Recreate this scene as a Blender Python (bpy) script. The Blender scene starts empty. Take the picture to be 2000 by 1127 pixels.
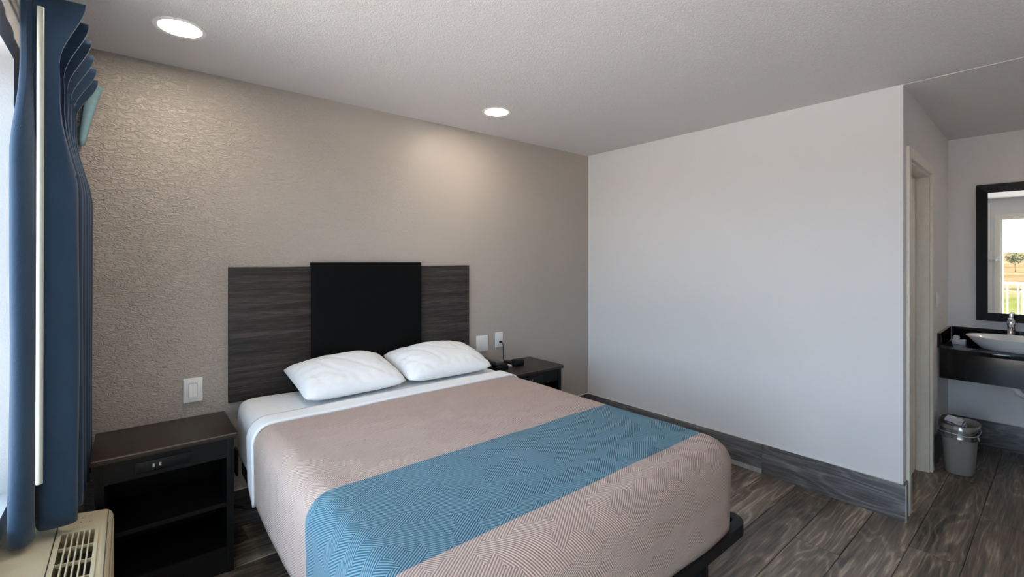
import bpy, bmesh, math, random
from mathutils import Vector, Matrix, noise

random.seed(7)
scene = bpy.context.scene
COL = scene.collection
R = math.radians

# ------------------------------------------------------------------ camera
CAM_H = 1.454
FPX = 901.0
cam_data = bpy.data.cameras.new('camera')
cam_data.sensor_width = 36.0
cam_data.lens = FPX / 2000.0 * 36.0
cam_data.shift_y = -54.5 / 2000.0
cam_data.clip_start = 0.02
cam_data.clip_end = 2000
cam = bpy.data.objects.new('camera', cam_data)
COL.objects.link(cam)
cam.location = (0, 0, CAM_H)
cam.rotation_euler = (R(90), 0, R(-39.65))
scene.camera = cam

# ------------------------------------------------------------------ world: bright hazy sky
SKY = 3.5
world = bpy.data.worlds.new('sky')
scene.world = world
world.use_nodes = True
wn, wl = world.node_tree.nodes, world.node_tree.links
wn.clear()
wo = wn.new('ShaderNodeOutputWorld')
wb = wn.new('ShaderNodeBackground')
wtc = wn.new('ShaderNodeTexCoord')
wno = wn.new('ShaderNodeTexNoise')
wno.inputs['Scale'].default_value = 2.2
wno.inputs['Detail'].default_value = 4
wra = wn.new('ShaderNodeValToRGB')
wra.color_ramp.elements[0].position = 0.35
wra.color_ramp.elements[0].color = (0.41, 0.67, 1.0, 1)
wra.color_ramp.elements[1].position = 0.7
wra.color_ramp.elements[1].color = (0.68, 0.84, 1.0, 1)
wl.new(wtc.outputs['Generated'], wno.inputs['Vector'])
wl.new(wno.outputs['Fac'], wra.inputs['Fac'])
wl.new(wra.outputs['Color'], wb.inputs['Color'])
wb.inputs['Strength'].default_value = SKY
wl.new(wb.outputs['Background'], wo.inputs['Surface'])

# sun high along the front of the building: it lights the walkway and the field, not the room
sun_data = bpy.data.lights.new('sun', 'SUN')
sun_data.energy = 15.0
sun_data.color = (1.0, 0.86, 0.71)
sun_data.angle = R(0.6)
sun = bpy.data.objects.new('sun', sun_data)
COL.objects.link(sun)
sun.location = (-6, -10, 14)
sun.rotation_euler = Vector((-0.05, 0.62, -0.78)).to_track_quat('-Z', 'Y').to_euler()

LAMP = 33.0            # emission of the recessed lamp lenses

scene.view_settings.view_transform = 'Standard'
scene.view_settings.look = 'None'
scene.view_settings.gamma = 1.0
scene.view_settings.exposure = 1.55
scene.view_settings.use_curve_mapping = False

# ------------------------------------------------------------------ materials
MATS = {}


def new_mat(name):
    m = bpy.data.materials.new(name)
    m.use_nodes = True
    nt = m.node_tree
    b = nt.nodes['Principled BSDF']
    MATS[name] = m
    return m, nt, b


def N(nt, t, **kw):
    n = nt.nodes.new(t)
    for k, v in kw.items():
        if k in n.inputs:
            n.inputs[k].default_value = v
        else:
            setattr(n, k, v)
    return n


def math_n(nt, op, a, b=None, c=None):
    n = nt.nodes.new('ShaderNodeMath')
    n.operation = op
    for i, v in enumerate((a, b, c)):
        if v is None:
            continue
        if isinstance(v, (int, float)):
            n.inputs[i].default_value = v
        else:
            nt.links.new(v, n.inputs[i])
    return n.outputs[0]


def ramp(nt, fac, stops):
    n = nt.nodes.new('ShaderNodeValToRGB')
    cr = n.color_ramp
    while len(cr.elements) < len(stops):
        cr.elements.new(0.5)
    for e, (p, c) in zip(cr.elements, stops):
        e.position = p
        e.color = (*c, 1)
    nt.links.new(fac, n.inputs['Fac'])
    return n.outputs['Color']


def bump(nt, b, height, strength, dist=0.01):
    n = nt.nodes.new('ShaderNodeBump')
    n.inputs['Strength'].default_value = strength
    n.inputs['Distance'].default_value = dist
    nt.links.new(height, n.inputs['Height'])
    nt.links.new(n.outputs['Normal'], b.inputs['Normal'])


def simple(name, col, rough=0.5, metal=0.0, spec=0.5, var=0.06, scale=30.0, bmp=0.0, bscale=200.0):
    """plain colour with a slight procedural mottling"""
    m, nt, b = new_mat(name)
    tc = N(nt, 'ShaderNodeTexCoord')
    no = N(nt, 'ShaderNodeTexNoise', Scale=scale, Detail=3.0)
    nt.links.new(tc.outputs['Object'], no.inputs['Vector'])
    c0 = tuple(max(0, c * (1 - var)) for c in col)
    c1 = tuple(min(1, c * (1 + var)) for c in col)
    nt.links.new(ramp(nt, no.outputs['Fac'], [(0.3, c0), (0.7, c1)]), b.inputs['Base Color'])
    b.inputs['Roughness'].default_value = rough
    b.inputs['Metallic'].default_value = metal
    b.inputs['Specular IOR Level'].default_value = spec
    if bmp:
        n2 = N(nt, 'ShaderNodeTexNoise', Scale=bscale, Detail=3.0)
        nt.links.new(tc.outputs['Object'], n2.inputs['Vector'])
        bump(nt, b, n2.outputs['Fac'], bmp, 0.004)
    return m


def plaster(name, col, rough, scale, strength, patchy=False, spec=0.3):
    """trowelled wall texture: ridged noise, unevenly strong over the wall"""
    m, nt, b = new_mat(name)
    tc = N(nt, 'ShaderNodeTexCoord')
    n1 = N(nt, 'ShaderNodeTexNoise', Scale=scale, Detail=2.5, Distortion=1.2)
    mp = N(nt, 'ShaderNodeMapping')
    mp.inputs['Scale'].default_value = (1.0, 1.0, 2.3 if patchy else 1.0)      # trowel strokes run sideways
    nt.links.new(tc.outputs['Object'], mp.inputs['Vector'])
    nt.links.new(mp.outputs[0], n1.inputs['Vector'])
    n2 = N(nt, 'ShaderNodeTexNoise', Scale=scale * 4, Detail=2.0)
    nt.links.new(tc.outputs['Object'], n2.inputs['Vector'])
    ridge = math_n(nt, 'ABSOLUTE', math_n(nt, 'SUBTRACT', n1.outputs['Fac'], 0.5))
    ridge = math_n(nt, 'SMOOTH_MIN', math_n(nt, 'MULTIPLY', ridge, 6.0), 0.6, 0.2)
    h = math_n(nt, 'MULTIPLY_ADD', n2.outputs['Fac'], 0.35, ridge)
    if patchy:
        n3 = N(nt, 'ShaderNodeTexNoise', Scale=1.6, Detail=2.0)
        nt.links.new(tc.outputs['Object'], n3.inputs['Vector'])
        sep = N(nt, 'ShaderNodeSeparateXYZ')
        nt.links.new(tc.outputs['Object'], sep.inputs[0])
        # rougher trowel marks at the window end of the wall
        grad = N(nt, 'ShaderNodeMapRange')
        grad.inputs['From Min'].default_value = 1.9
        grad.inputs['From Max'].default_value = -0.2
        grad.inputs['To Min'].default_value = -0.15
        grad.inputs['To Max'].default_value = 0.55
        nt.links.new(sep.outputs['X'], grad.inputs['Value'])
        k = math_n(nt, 'ADD', n3.outputs['Fac'], grad.outputs['Result'])
        k = math_n(nt, 'MAXIMUM', math_n(nt, 'MULTIPLY', math_n(nt, 'SUBTRACT', k, 0.32), 2.0), 0.18)
        h = math_n(nt, 'MULTIPLY', h, k)
    b.inputs['Base Color'].default_value = (*col, 1)
    b.inputs['Roughness'].default_value = rough
    b.inputs['Specular IOR Level'].default_value = spec
    bump(nt, b, h, strength, 0.004)
    return m


def wood(name, stops, rough=0.45, along=0, scale=1.0, rings=True, bumpy=0.15, rand=True, spec=0.5):
    """planks: stretched grain with cathedral figures, shifted for every piece"""
    m, nt, b = new_mat(name)
    tc = N(nt, 'ShaderNodeTexCoord')
    oi = N(nt, 'ShaderNodeObjectInfo')
    sh = N(nt, 'ShaderNodeCombineXYZ')
    if rand:
        for i in range(3):
            nt.links.new(math_n(nt, 'MULTIPLY', oi.outputs['Random'], (37.0, 53.0, 71.0)[i]), sh.inputs[i])
    add = N(nt, 'ShaderNodeVectorMath', operation='ADD')
    nt.links.new(tc.outputs['Object'], add.inputs[0])
    nt.links.new(sh.outputs[0], add.inputs[1])

    def stretched(a, c):
        mp = N(nt, 'ShaderNodeMapping')
        s = [c * scale] * 3
        s[along] = a * scale
        mp.inputs['Scale'].default_value = s
        nt.links.new(add.outputs[0], mp.inputs['Vector'])
        return mp.outputs[0]
    fine = N(nt, 'ShaderNodeTexNoise', Scale=1.0, Detail=5.0, Roughness=0.65)
    nt.links.new(stretched(5, 95), fine.inputs['Vector'])
    broad = N(nt, 'ShaderNodeTexNoise', Scale=1.0, Detail=3.0, Distortion=0.6)
    nt.links.new(stretched(*((1.1, 11) if rings else (0.5, 16))), broad.inputs['Vector'])
    f = math_n(nt, 'MULTIPLY', fine.outputs['Fac'], 0.5)
    f = math_n(nt, 'MULTIPLY_ADD', broad.outputs['Fac'], 0.5, f)
    if rings:
        ring = N(nt, 'ShaderNodeTexNoise', Scale=1.0, Detail=2.0, Distortion=0.25)
        nt.links.new(stretched(0.9, 6.0), ring.inputs['Vector'])
        w = math_n(nt, 'SINE', math_n(nt, 'MULTIPLY', ring.outputs['Fac'], 80.0))
        w = math_n(nt, 'POWER', math_n(nt, 'MULTIPLY_ADD', w, 0.5, 0.5), 3.0)
        f = math_n(nt, 'MULTIPLY_ADD', w, 0.11, f)
    if rand:
        f = math_n(nt, 'ADD', f, math_n(nt, 'MULTIPLY', math_n(nt, 'SUBTRACT', oi.outputs['Random'], 0.5), 0.12))
    nt.links.new(ramp(nt, f, stops), b.inputs['Base Color'])
    b.inputs['Roughness'].default_value = rough
    b.inputs['Specular IOR Level'].default_value = spec
    if bumpy:
        bump(nt, b, f, bumpy, 0.004)
    return m


def quilt(name, base_hi, base_lo, band_hi, band_lo, y0, y1):
    """woven bedspread: maze of fine raised lines, one blue band across it (UV in metres)"""
    m, nt, b = new_mat(name)
    uv = N(nt, 'ShaderNodeUVMap')
    sep = N(nt, 'ShaderNodeSeparateXYZ')
    nt.links.new(uv.outputs[0], sep.inputs[0])
    u, v = sep.outputs[0], sep.outputs[1]
    P = 0.0072
    zig = math_n(nt, 'PINGPONG', u, 0.06)
    row = math_n(nt, 'ADD', v, math_n(nt, 'MULTIPLY', zig, 0.55))
    k = math_n(nt, 'FLOOR', math_n(nt, 'DIVIDE', row, 0.052))
    par = math_n(nt, 'MODULO', math_n(nt, 'ABSOLUTE', k), 2.0)
    cell = math_n(nt, 'FLOOR', math_n(nt, 'DIVIDE', math_n(nt, 'MULTIPLY_ADD', k, 0.043, u), 0.085))
    cmb = N(nt, 'ShaderNodeCombineXYZ')
    nt.links.new(cell, cmb.inputs[0])
    nt.links.new(k, cmb.inputs[1])
    wn_ = N(nt, 'ShaderNodeTexWhiteNoise', noise_dimensions='2D')
    nt.links.new(cmb.outputs[0], wn_.inputs['Vector'])
    flip = math_n(nt, 'GREATER_THAN', wn_.outputs['Value'], 0.80)
    sel = math_n(nt, 'ABSOLUTE', math_n(nt, 'SUBTRACT', par, flip))
    c45 = 0.7071 / P * 2 * math.pi
    la = math_n(nt, 'SINE', math_n(nt, 'MULTIPLY', math_n(nt, 'ADD', math_n(nt, 'MULTIPLY', u, 1.15), math_n(nt, 'MULTIPLY', v, 0.8)), c45))
    lb = math_n(nt, 'SINE', math_n(nt, 'MULTIPLY', math_n(nt, 'SUBTRACT', math_n(nt, 'MULTIPLY', u, 0.8), math_n(nt, 'MULTIPLY', v, 1.15)), c45))
    mixn = N(nt, 'ShaderNodeMix', data_type='FLOAT')
    nt.links.new(sel, mixn.inputs[0])
    nt.links.new(la, mixn.inputs[2])
    nt.links.new(lb, mixn.inputs[3])
    line = math_n(nt, 'MULTIPLY_ADD', mixn.outputs[0], 0.5, 0.5)
    no = N(nt, 'ShaderNodeTexNoise', Scale=420.0, Detail=2.0)
    nt.links.new(uv.outputs[0], no.inputs['Vector'])
    line_n = math_n(nt, 'MULTIPLY_ADD', math_n(nt, 'SUBTRACT', no.outputs['Fac'], 0.5), 0.7, line)
    cb = ramp(nt, line_n, [(0.1, base_lo), (0.8, base_hi)])
    cc = ramp(nt, line_n, [(0.1, band_lo), (0.9, band_hi)])
    inb = math_n(nt, 'MULTIPLY', math_n(nt, 'GREATER_THAN', v, y0), math_n(nt, 'LESS_THAN', v, y1))
    mc = N(nt, 'ShaderNodeMix', data_type='RGBA')
    nt.links.new(inb, mc.inputs[0])
    nt.links.new(cb, mc.inputs[6])
    nt.links.new(cc, mc.inputs[7])
    nt.links.new(mc.outputs[2], b.inputs['Base Color'])
    b.inputs['Roughness'].default_value = 0.9
    b.inputs['Specular IOR Level'].default_value = 0.15
    b.inputs['Sheen Weight'].default_value = 0.15
    bump(nt, b, line_n, 0.7, 0.003)
    return m


def weave(name, col, scale=1500.0):
    m, nt, b = new_mat(name)
    tc = N(nt, 'ShaderNodeTexCoord')
    sep = N(nt, 'ShaderNodeSeparateXYZ')
    nt.links.new(tc.outputs['UV'], sep.inputs[0])
    a = math_n(nt, 'SINE', math_n(nt, 'MULTIPLY', sep.outputs[0], scale))
    c = math_n(nt, 'SINE', math_n(nt, 'MULTIPLY', sep.outputs[1], scale))
    h = math_n(nt, 'MULTIPLY', a, c)
    hh = math_n(nt, 'MULTIPLY_ADD', h, 0.5, 0.5)
    nt.links.new(ramp(nt, hh, [(0.0, tuple(x * 0.68 for x in col)), (1.0, tuple(x * 1.32 for x in col))]), b.inputs['Base Color'])
    b.inputs['Roughness'].default_value = 0.75
    b.inputs['Specular IOR Level'].default_value = 0.25
    b.inputs['Sheen Weight'].default_value = 0.2
    bump(nt, b, hh, 0.25, 0.002)
    return m


def film(name, gloss=0.25, tint=(1, 1, 1), rough=0.05):
    """thin clear sheet: mostly see-through with a surface sheen"""
    m = bpy.data.materials.new(name)
    m.use_nodes = True
    nt = m.node_tree
    nt.nodes.clear()
    out = N(nt, 'ShaderNodeOutputMaterial')
    tr = N(nt, 'ShaderNodeBsdfTransparent')
    tr.inputs['Color'].default_value = (*tint, 1)
    gl = N(nt, 'ShaderNodeBsdfGlossy')
    gl.inputs['Roughness'].default_value = rough
    fr = N(nt, 'ShaderNodeFresnel')
    fr.inputs['IOR'].default_value = 1.45
    mx = N(nt, 'ShaderNodeMixShader')
    f = math_n(nt, 'MULTIPLY_ADD', fr.outputs[0], 0.8, gloss)
    nt.links.new(f, mx.inputs[0])
    nt.links.new(tr.outputs[0], mx.inputs[1])
    nt.links.new(gl.outputs[0], mx.inputs[2])
    nt.links.new(mx.outputs[0], out.inputs['Surface'])
    MATS[name] = m
    return m


def emit(name, col, strength):
    m, nt, b = new_mat(name)
    b.inputs['Base Color'].default_value = (0.8, 0.8, 0.8, 1)
    b.inputs['Emission Color'].default_value = (*col, 1)
    b.inputs['Emission Strength'].default_value = strength
    return m


plaster('accent_paint', (0.455, 0.40, 0.35), 0.42, 24.0, 0.8, patchy=True, spec=0.45)
plaster('white_paint', (0.78, 0.755, 0.75), 0.6, 45.0, 0.10)
plaster('ceiling_paint', (0.74, 0.705, 0.70), 0.8, 60.0, 0.45)
plaster('outside_stucco', (0.62, 0.55, 0.47), 0.9, 40.0, 0.4)
simple('door_paint', (0.84, 0.79, 0.69), 0.4, var=0.02)
simple('white_plastic', (0.84, 0.83, 0.80), 0.35, var=0.02)
simple('wand_plastic', (0.60, 0.59, 0.50), 0.35, var=0.02)
simple('caulk', (0.72, 0.70, 0.68), 0.7, var=0.05)
simple('grey_filler', (0.36, 0.35, 0.33), 0.8, var=0.15)
wood('floor_wood', [(0.34, (0.036, 0.028, 0.021)), (0.50, (0.132, 0.103, 0.077)), (0.60, (0.22, 0.174, 0.130)), (0.74, (0.50, 0.405, 0.30))], rough=0.38, along=0)
wood('base_wood', [(0.30, (0.030, 0.027, 0.027)), (0.50, (0.095, 0.088, 0.087)), (0.62, (0.17, 0.16, 0.158)), (0.78, (0.30, 0.285, 0.28))], rough=0.33, along=1, spec=0.6)
wood('base_wood_x', [(0.30, (0.030, 0.027, 0.027)), (0.50, (0.095, 0.088, 0.087)), (0.62, (0.17, 0.16, 0.158)), (0.78, (0.30, 0.285, 0.28))], rough=0.33, along=0, spec=0.6)
wood('wing_laminate', [(0.36, (0.012, 0.0095, 0.009)), (0.50, (0.034, 0.027, 0.025)), (0.64, (0.078, 0.063, 0.057))], rough=0.5, along=0, scale=2.2, rings=False, bumpy=0.08, rand=False, spec=0.35)
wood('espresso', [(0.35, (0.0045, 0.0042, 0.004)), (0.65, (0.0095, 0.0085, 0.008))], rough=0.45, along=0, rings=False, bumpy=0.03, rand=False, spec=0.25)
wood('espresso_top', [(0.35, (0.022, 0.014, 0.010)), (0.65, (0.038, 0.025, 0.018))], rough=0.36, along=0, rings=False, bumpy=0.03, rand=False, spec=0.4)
simple('edge_band', (0.16, 0.125, 0.10), 0.5)
simple('black_laminate', (0.0035, 0.0037, 0.004), 0.45, spec=0.10, var=0.2)
simple('black_plastic', (0.005, 0.005, 0.0055), 0.4, spec=0.3, var=0.15)
simple('grey_plastic', (0.05, 0.052, 0.056), 0.4, var=0.1)
simple('black_metal', (0.006, 0.006, 0.007), 0.5, spec=0.25, var=0.15)
simple('sheet_cotton', (0.86, 0.86, 0.87), 0.85, spec=0.2, var=0.02, bmp=0.12, bscale=14.0)
simple('pillow_cotton', (0.88, 0.88, 0.885), 0.85, spec=0.2, var=0.02, bmp=0.22, bscale=11.0)
quilt('bedspread_cloth', (0.59, 0.435, 0.368), (0.35, 0.245, 0.205), (0.175, 0.325, 0.40), (0.018, 0.075, 0.120), 1.010, 1.520)
weave('curtain_cloth', (0.025, 0.053, 0.098))
simple('curtain_lining', (0.20, 0.34, 0.38), 0.7, var=0.08)
simple('cream_plastic', (0.60, 0.515, 0.345), 0.42, var=0.03, scale=8.0)
simple('cream_plastic_dark', (0.42, 0.37, 0.28), 0.5, var=0.03)
simple('duct_black', (0.02, 0.02, 0.02), 0.7)
simple('mark_grey', (0.17, 0.15, 0.13), 0.6)
simple('porcelain', (0.83, 0.84, 0.84), 0.12, var=0.01)
simple('chrome', (0.72, 0.72, 0.73), 0.09, metal=1.0, var=0.02)
simple('granite_black', (0.003, 0.003, 0.004), 0.05, spec=0.5, var=0.5, scale=220.0)
simple('apron_black', (0.004, 0.004, 0.005), 0.10, spec=0.35, var=0.3)
simple('mirror_frame_wood', (0.004, 0.0035, 0.0035), 0.4, spec=0.2, var=0.2)
m_, nt_, b_ = new_mat('mirror_glass')
b_.inputs['Base Color'].default_value = (0.88, 0.91, 0.90, 1)
b_.inputs['Metallic'].default_value = 1.0
b_.inputs['Roughness'].default_value = 0.012
simple('bin_plastic', (0.30, 0.27, 0.24), 0.45, var=0.03)
film('clear_film', 0.16, (0.93, 0.94, 0.95), 0.12)
film('window_glass', 0.0, (0.97, 0.99, 0.98), 0.0)
simple('crumpled_paper', (0.62, 0.64, 0.72), 0.6, var=0.3, scale=25.0)
simple('blue_print', (0.10, 0.13, 0.33), 0.5, var=0.3)
simple('towel', (0.80, 0.80, 0.84), 0.95, bmp=0.4, bscale=260.0)
emit('lamp_lens', (1.0, 0.90, 0.76), LAMP)
emit('fill_lens', (1.0, 0.90, 0.76), LAMP * 0.75)  # lens of the added fill lamp near the vanity
simple('rail_white', (0.78, 0.77, 0.74), 0.5)
simple('concrete', (0.55, 0.51, 0.485), 0.9, spec=0.1, var=0.15)
simple('dry_field', (0.075, 0.050, 0.026), 1.0, spec=0.0, var=0.35, scale=0.12)
simple('green_grass', (0.060, 0.060, 0.018), 1.0, spec=0.0, var=0.35, scale=0.2)
simple('leaf', (0.028, 0.045, 0.016), 0.9, var=0.4, scale=2.0)
simple('bark', (0.09, 0.065, 0.045), 0.9, var=0.3)
simple('usb_white', (0.55, 0.56, 0.58), 0.4)
simple('card', (0.80, 0.80, 0.80), 0.6)


# ------------------------------------------------------------------ mesh helpers
def xbox(bm, x0, x1, y0, y1, z0, z1, bev=0.0, seg=2):
    t = bmesh.new()
    vs = [t.verts.new((x, y, z)) for z in (z0, z1) for y in (y0, y1) for x in (x0, x1)]
    for f in ((0, 2, 3, 1), (4, 5, 7, 6), (0, 1, 5, 4), (2, 6, 7, 3), (0, 4, 6, 2), (1, 3, 7, 5)):
        t.faces.new([vs[i] for i in f])
    if bev:
        bmesh.ops.bevel(t, geom=list(t.edges), offset=bev, segments=seg, profile=0.6, affect='EDGES')
    me = bpy.data.meshes.new('tmp')
    t.to_mesh(me)
    t.free()
    bm.from_mesh(me)
    bpy.data.meshes.remove(me)


def prism(bm, pts, y0, y1):
    """polygon in x,z extruded along y"""
    a = [bm.verts.new((x, y0, z)) for x, z in pts]
    b = [bm.verts.new((x, y1, z)) for x, z in pts]
    n = len(pts)
    bm.faces.new(a)
    bm.faces.new(list(reversed(b)))
    for i in range(n):
        bm.faces.new((a[i], b[i], b[(i + 1) % n], a[(i + 1) % n]))


def tube(bm, pts, r, seg=10, caps=True):
    pts = [Vector(p) for p in pts]
    rings = []
    ref = Vector((0, 0, 1))
    for i, p in enumerate(pts):
        d = (pts[min(i + 1, len(pts) - 1)] - pts[max(i - 1, 0)]).normalized()
        a = d.cross(ref)
        if a.length < 0.05:
            a = d.cross(Vector((1, 0, 0)))
        a.normalize()
        c = d.cross(a)
        rr = r[i] if isinstance(r, (list, tuple)) else r
        rings.append([bm.verts.new(p + (a * math.cos(2 * math.pi * k / seg) + c * math.sin(2 * math.pi * k / seg)) * rr) for k in range(seg)])
    for i in range(len(rings) - 1):
        for k in range(seg):
            bm.faces.new((rings[i][k], rings[i][(k + 1) % seg], rings[i + 1][(k + 1) % seg], rings[i + 1][k]))
    if caps:
        bm.faces.new(list(reversed(rings[0])))
        bm.faces.new(rings[-1])


def lathe(bm, prof, seg=40, cx=0, cy=0, ax=1.0, ay=1.0, power=2.0, close_first=True, close_last=False):
    """profile of (radius, z) turned into a (super)elliptical solid"""
    rings = []
    for r, z in prof:
        ring = []
        for k in range(seg):
            t = 2 * math.pi * k / seg
            c, s = math.cos(t), math.sin(t)
            q = (abs(c) ** power + abs(s) ** power) ** (-1.0 / power)
            ring.append(bm.verts.new((cx + r * ax * c * q, cy + r * ay * s * q, z)))
        rings.append(ring)
    for i in range(len(rings) - 1):
        for k in range(seg):
            bm.faces.new((rings[i][k], rings[i][(k + 1) % seg], rings[i + 1][(k + 1) % seg], rings[i + 1][k]))
    if close_first:
        bm.faces.new(list(reversed(rings[0])))
    if close_last:
        bm.faces.new(rings[-1])


def obj(name, bm, mat, parent=None, smooth=False, label=None, recalc=True):
    if recalc:
        bmesh.ops.recalc_face_normals(bm, faces=list(bm.faces))
    me = bpy.data.meshes.new(name)
    bm.to_mesh(me)
    bm.free()
    me.materials.append(MATS[mat])
    if smooth:
        for p in me.polygons:
            p.use_smooth = True
        if smooth == 'auto':
            me.set_sharp_from_angle(angle=R(40))
    o = bpy.data.objects.new(name, me)
    COL.objects.link(o)
    if parent is not None:
        o.parent = parent
        if parent.parent is None:          # parts are modelled in world coordinates
            o.matrix_parent_inverse = Matrix.Translation(-parent.location)
    if label:
        o['label'] = label
    return o


def boxo(name, b, mat, parent=None, bev=0.0, smooth=False, label=None, xf=None):
    bm = bmesh.new()
    xbox(bm, *b, bev=bev)
    if xf:
        xf(bm)
    return obj(name, bm, mat, parent, smooth=('auto' if bev else False), label=label)


def tag(o, label, cat, group=None):
    o['label'] = label
    o['category'] = cat
    if group:
        o['group'] = group
    return o


def thing(name, loc, label, cat, group=None):
    o = bpy.data.objects.new(name, None)
    o.empty_display_size = 0.05
    COL.objects.link(o)
    o.location = loc
    return tag(o, label, cat, group)


def struct(o):
    o['kind'] = 'structure'
    return o


def struct_empty(name, loc):
    o = bpy.data.objects.new(name, None)
    COL.objects.link(o)
    o.location = loc
    return struct(o)


# ------------------------------------------------------------------ room dimensions (metres)
H = 2.44           # ceiling
YH = 2.896         # headboard wall
XL = -0.33         # window wall (inner face)
XP = 3.33          # partition wall
YP = 0.59          # free end of the partition
XV = 5.165         # vanity wall
YB = -0.95         # wall behind the camera
SKEW = math.atan2(0.04, XV - XP)


def skew(bm):
    """the bathroom-door wall stands a little off square"""
    bmesh.ops.rotate(bm, verts=list(bm.verts), cent=(XP, YP, 0), matrix=Matrix.Rotation(SKEW, 3, 'Z'))


# floor
bm = bmesh.new()
xbox(bm, XL - 0.2, XV + 0.1, YB - 0.1, YH + 0.1, -0.16, -0.012)
floor = struct(obj('floor', bm, 'grey_filler'))
joint_of = {3: 2.694, 1: 3.058, 0: 3.70, 2: 2.25, 4: 3.25}      # row -> x of one end joint
for row in range(-6, 14):
    y0 = 0.12 + 0.2 * row
    y1 = y0 + 0.2
    y0c, y1c = max(y0, YB), min(y1, YH)
    if y1c - y0c < 0.02:
        continue
    j = joint_of.get(row, random.uniform(0, 1.2))
    x = j - 1.2 * math.ceil((j - XL) / 1.2)
    while x < XV:
        a, b = max(x, XL), min(x + 1.2, XV)
        if b - a > 0.02 and not (a > XP + 0.15 and y0c > YP + 0.2):
            bm = bmesh.new()
            g = 0.0014
            xbox(bm, a + g, b - g, y0c + g, y1c - g, -0.012, 0.0)
            top = [e for e in bm.edges if all(v.co.z > -0.001 for v in e.verts)]
            bmesh.ops.bevel(bm, geom=top, offset=0.002, segments=1, affect='EDGES')
            obj('plank', bm, 'floor_wood', floor)
        x += 1.2

# ceiling: a seam line runs on from the partition
bm = bmesh.new()
xbox(bm, XL - 0.2, XP + 0.002, YB - 0.1, YH + 0.1, H, H + 0.15)
xbox(bm, XP + 0.002, XV + 0.1, YB - 0.1, YH + 0.1, H - 0.003, H + 0.15)
struct(obj('ceiling', bm, 'ceiling_paint'))

# headboard wall
bm = bmesh.new()
xbox(bm, XL - 0.2, XV + 0.1, YH, YH + 0.1, 0, H)
struct(obj('wall_back', bm, 'accent_paint'))
# partition
bm = bmesh.new()
xbox(bm, XP, XP + 0.1, YP, YH, 0, H)
struct(obj('wall_right', bm, 'white_paint'))
# bathroom door wall (door opening between DX0 and DX1, local x along the wall)
DX0, DX1, DH = 3.47, 4.235, 2.045
bm = bmesh.new()
xbox(bm, XP + 0.1, DX0, YP, YP + 0.115, 0, H)
xbox(bm, DX1, XV + 0.05, YP, YP + 0.115, 0, H)
xbox(bm, DX0, DX1, YP, YP + 0.115, DH, H)
skew(bm)
struct(obj('wall_bathroom', bm, 'white_paint'))
# vanity wall
bm = bmesh.new()
xbox(bm, XV, XV + 0.1, YB - 0.1, YH, 0, H)
struct(obj('wall_vanity', bm, 'white_paint'))
# wall behind the camera
bm = bmesh.new()
xbox(bm, XL - 0.2, XV, YB - 0.1, YB, 0, H)
struct(obj('wall_front', bm, 'white_paint'))

# window wall with window and entry door
WY0, WY1, WZ0, WZ1 = 1.02, 2.49, 0.60, 2.20
EY0, EY1, EZ = -0.24, 0.69, 2.12
bm = bmesh.new()
xw0, xw1 = XL - 0.2, XL
xbox(bm, xw0, xw1, WY1, YH, 0, H)
xbox(bm, xw0, xw1, WY0, WY1, 0, WZ0)
xbox(bm, xw0, xw1, WY0, WY1, WZ1, H)
xbox(bm, xw0, xw1, EY1, WY0, 0, H)
xbox(bm, xw0, xw1, EY0, EY1, EZ, H)
xbox(bm, xw0, xw1, YB, EY0, 0, H)
struct(obj('wall_left', bm, 'white_paint'))

# window
win = struct_empty('window_1', (XL - 0.17, (WY0 + WY1) / 2, WZ0))
bm = bmesh.new()
fx0, fx1 = XL - 0.185, XL - 0.145
xbox(bm, fx0, fx1, WY0, WY0 + 0.04, WZ0, WZ1)
xbox(bm, fx0, fx1, WY1 - 0.04, WY1, WZ0, WZ1)
xbox(bm, fx0, fx1, WY0 + 0.04, WY1 - 0.04, WZ0, WZ0 + 0.04)
xbox(bm, fx0, fx1, WY0 + 0.04, WY1 - 0.04, WZ1 - 0.04, WZ1)
xbox(bm, fx0, fx1, 1.735, 1.775, WZ0 + 0.04, WZ1 - 0.04)
obj('window_frame', bm, 'white_plastic', win)
boxo('pane', (XL - 0.168, XL - 0.164, WY0 + 0.04, 1.735, WZ0 + 0.04, WZ1 - 0.04), 'window_glass', win)
boxo('pane', (XL - 0.168, XL - 0.164, 1.775, WY1 - 0.04, WZ0 + 0.04, WZ1 - 0.04), 'window_glass', win)

# baseboards: floor planks set on edge
bb = struct_empty('baseboard_right', (XP, YP, 0))
for a, b, z in ((0.578, 1.334, 0.0), (1.336, 2.535, 0.034), (2.537, YH, 0.034)):
    boxo('plank', (XP - 0.012, XP, a, b, z, 0.203), 'base_wood', bb, bev=0.0008)
boxo('filler_strip', (XP - 0.010, XP, 1.337, YH, 0.0, 0.032), 'grey_filler', bb)
boxo('caulk_line', (XP - 0.010, XP, 0.59, YH, 0.2032, 0.2062), 'caulk', bb)
boxo('end_trim', (XP - 0.0125, XP - 0.0002, 0.5745, 0.5778, 0.0, 0.206), 'caulk', bb)
bb2 = struct_empty('baseboard_back', (0, YH, 0))
for a, b in ((XL, 0.55), (0.552, 1.75), (1.752, 2.95), (2.952, XP - 0.0125)):
    boxo('plank', (a, b, YH - 0.012, YH, 0, 0.203), 'base_wood_x', bb2, bev=0.0008)
boxo('caulk_line', (XL, XP - 0.0125, YH - 0.010, YH, 0.2032, 0.2062), 'caulk', bb2)
bb3 = struct_empty('baseboard_bathroom', (XP, YP, 0))
boxo('plank', (XP, 3.405, YP - 0.0115, YP - 0.0005, 0, 0.203), 'base_wood_x', bb3, xf=skew)
boxo('plank', (4.302, XV - 0.0125, YP - 0.0115, YP - 0.0005, 0, 0.203), 'base_wood_x', bb3, xf=skew)
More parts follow.
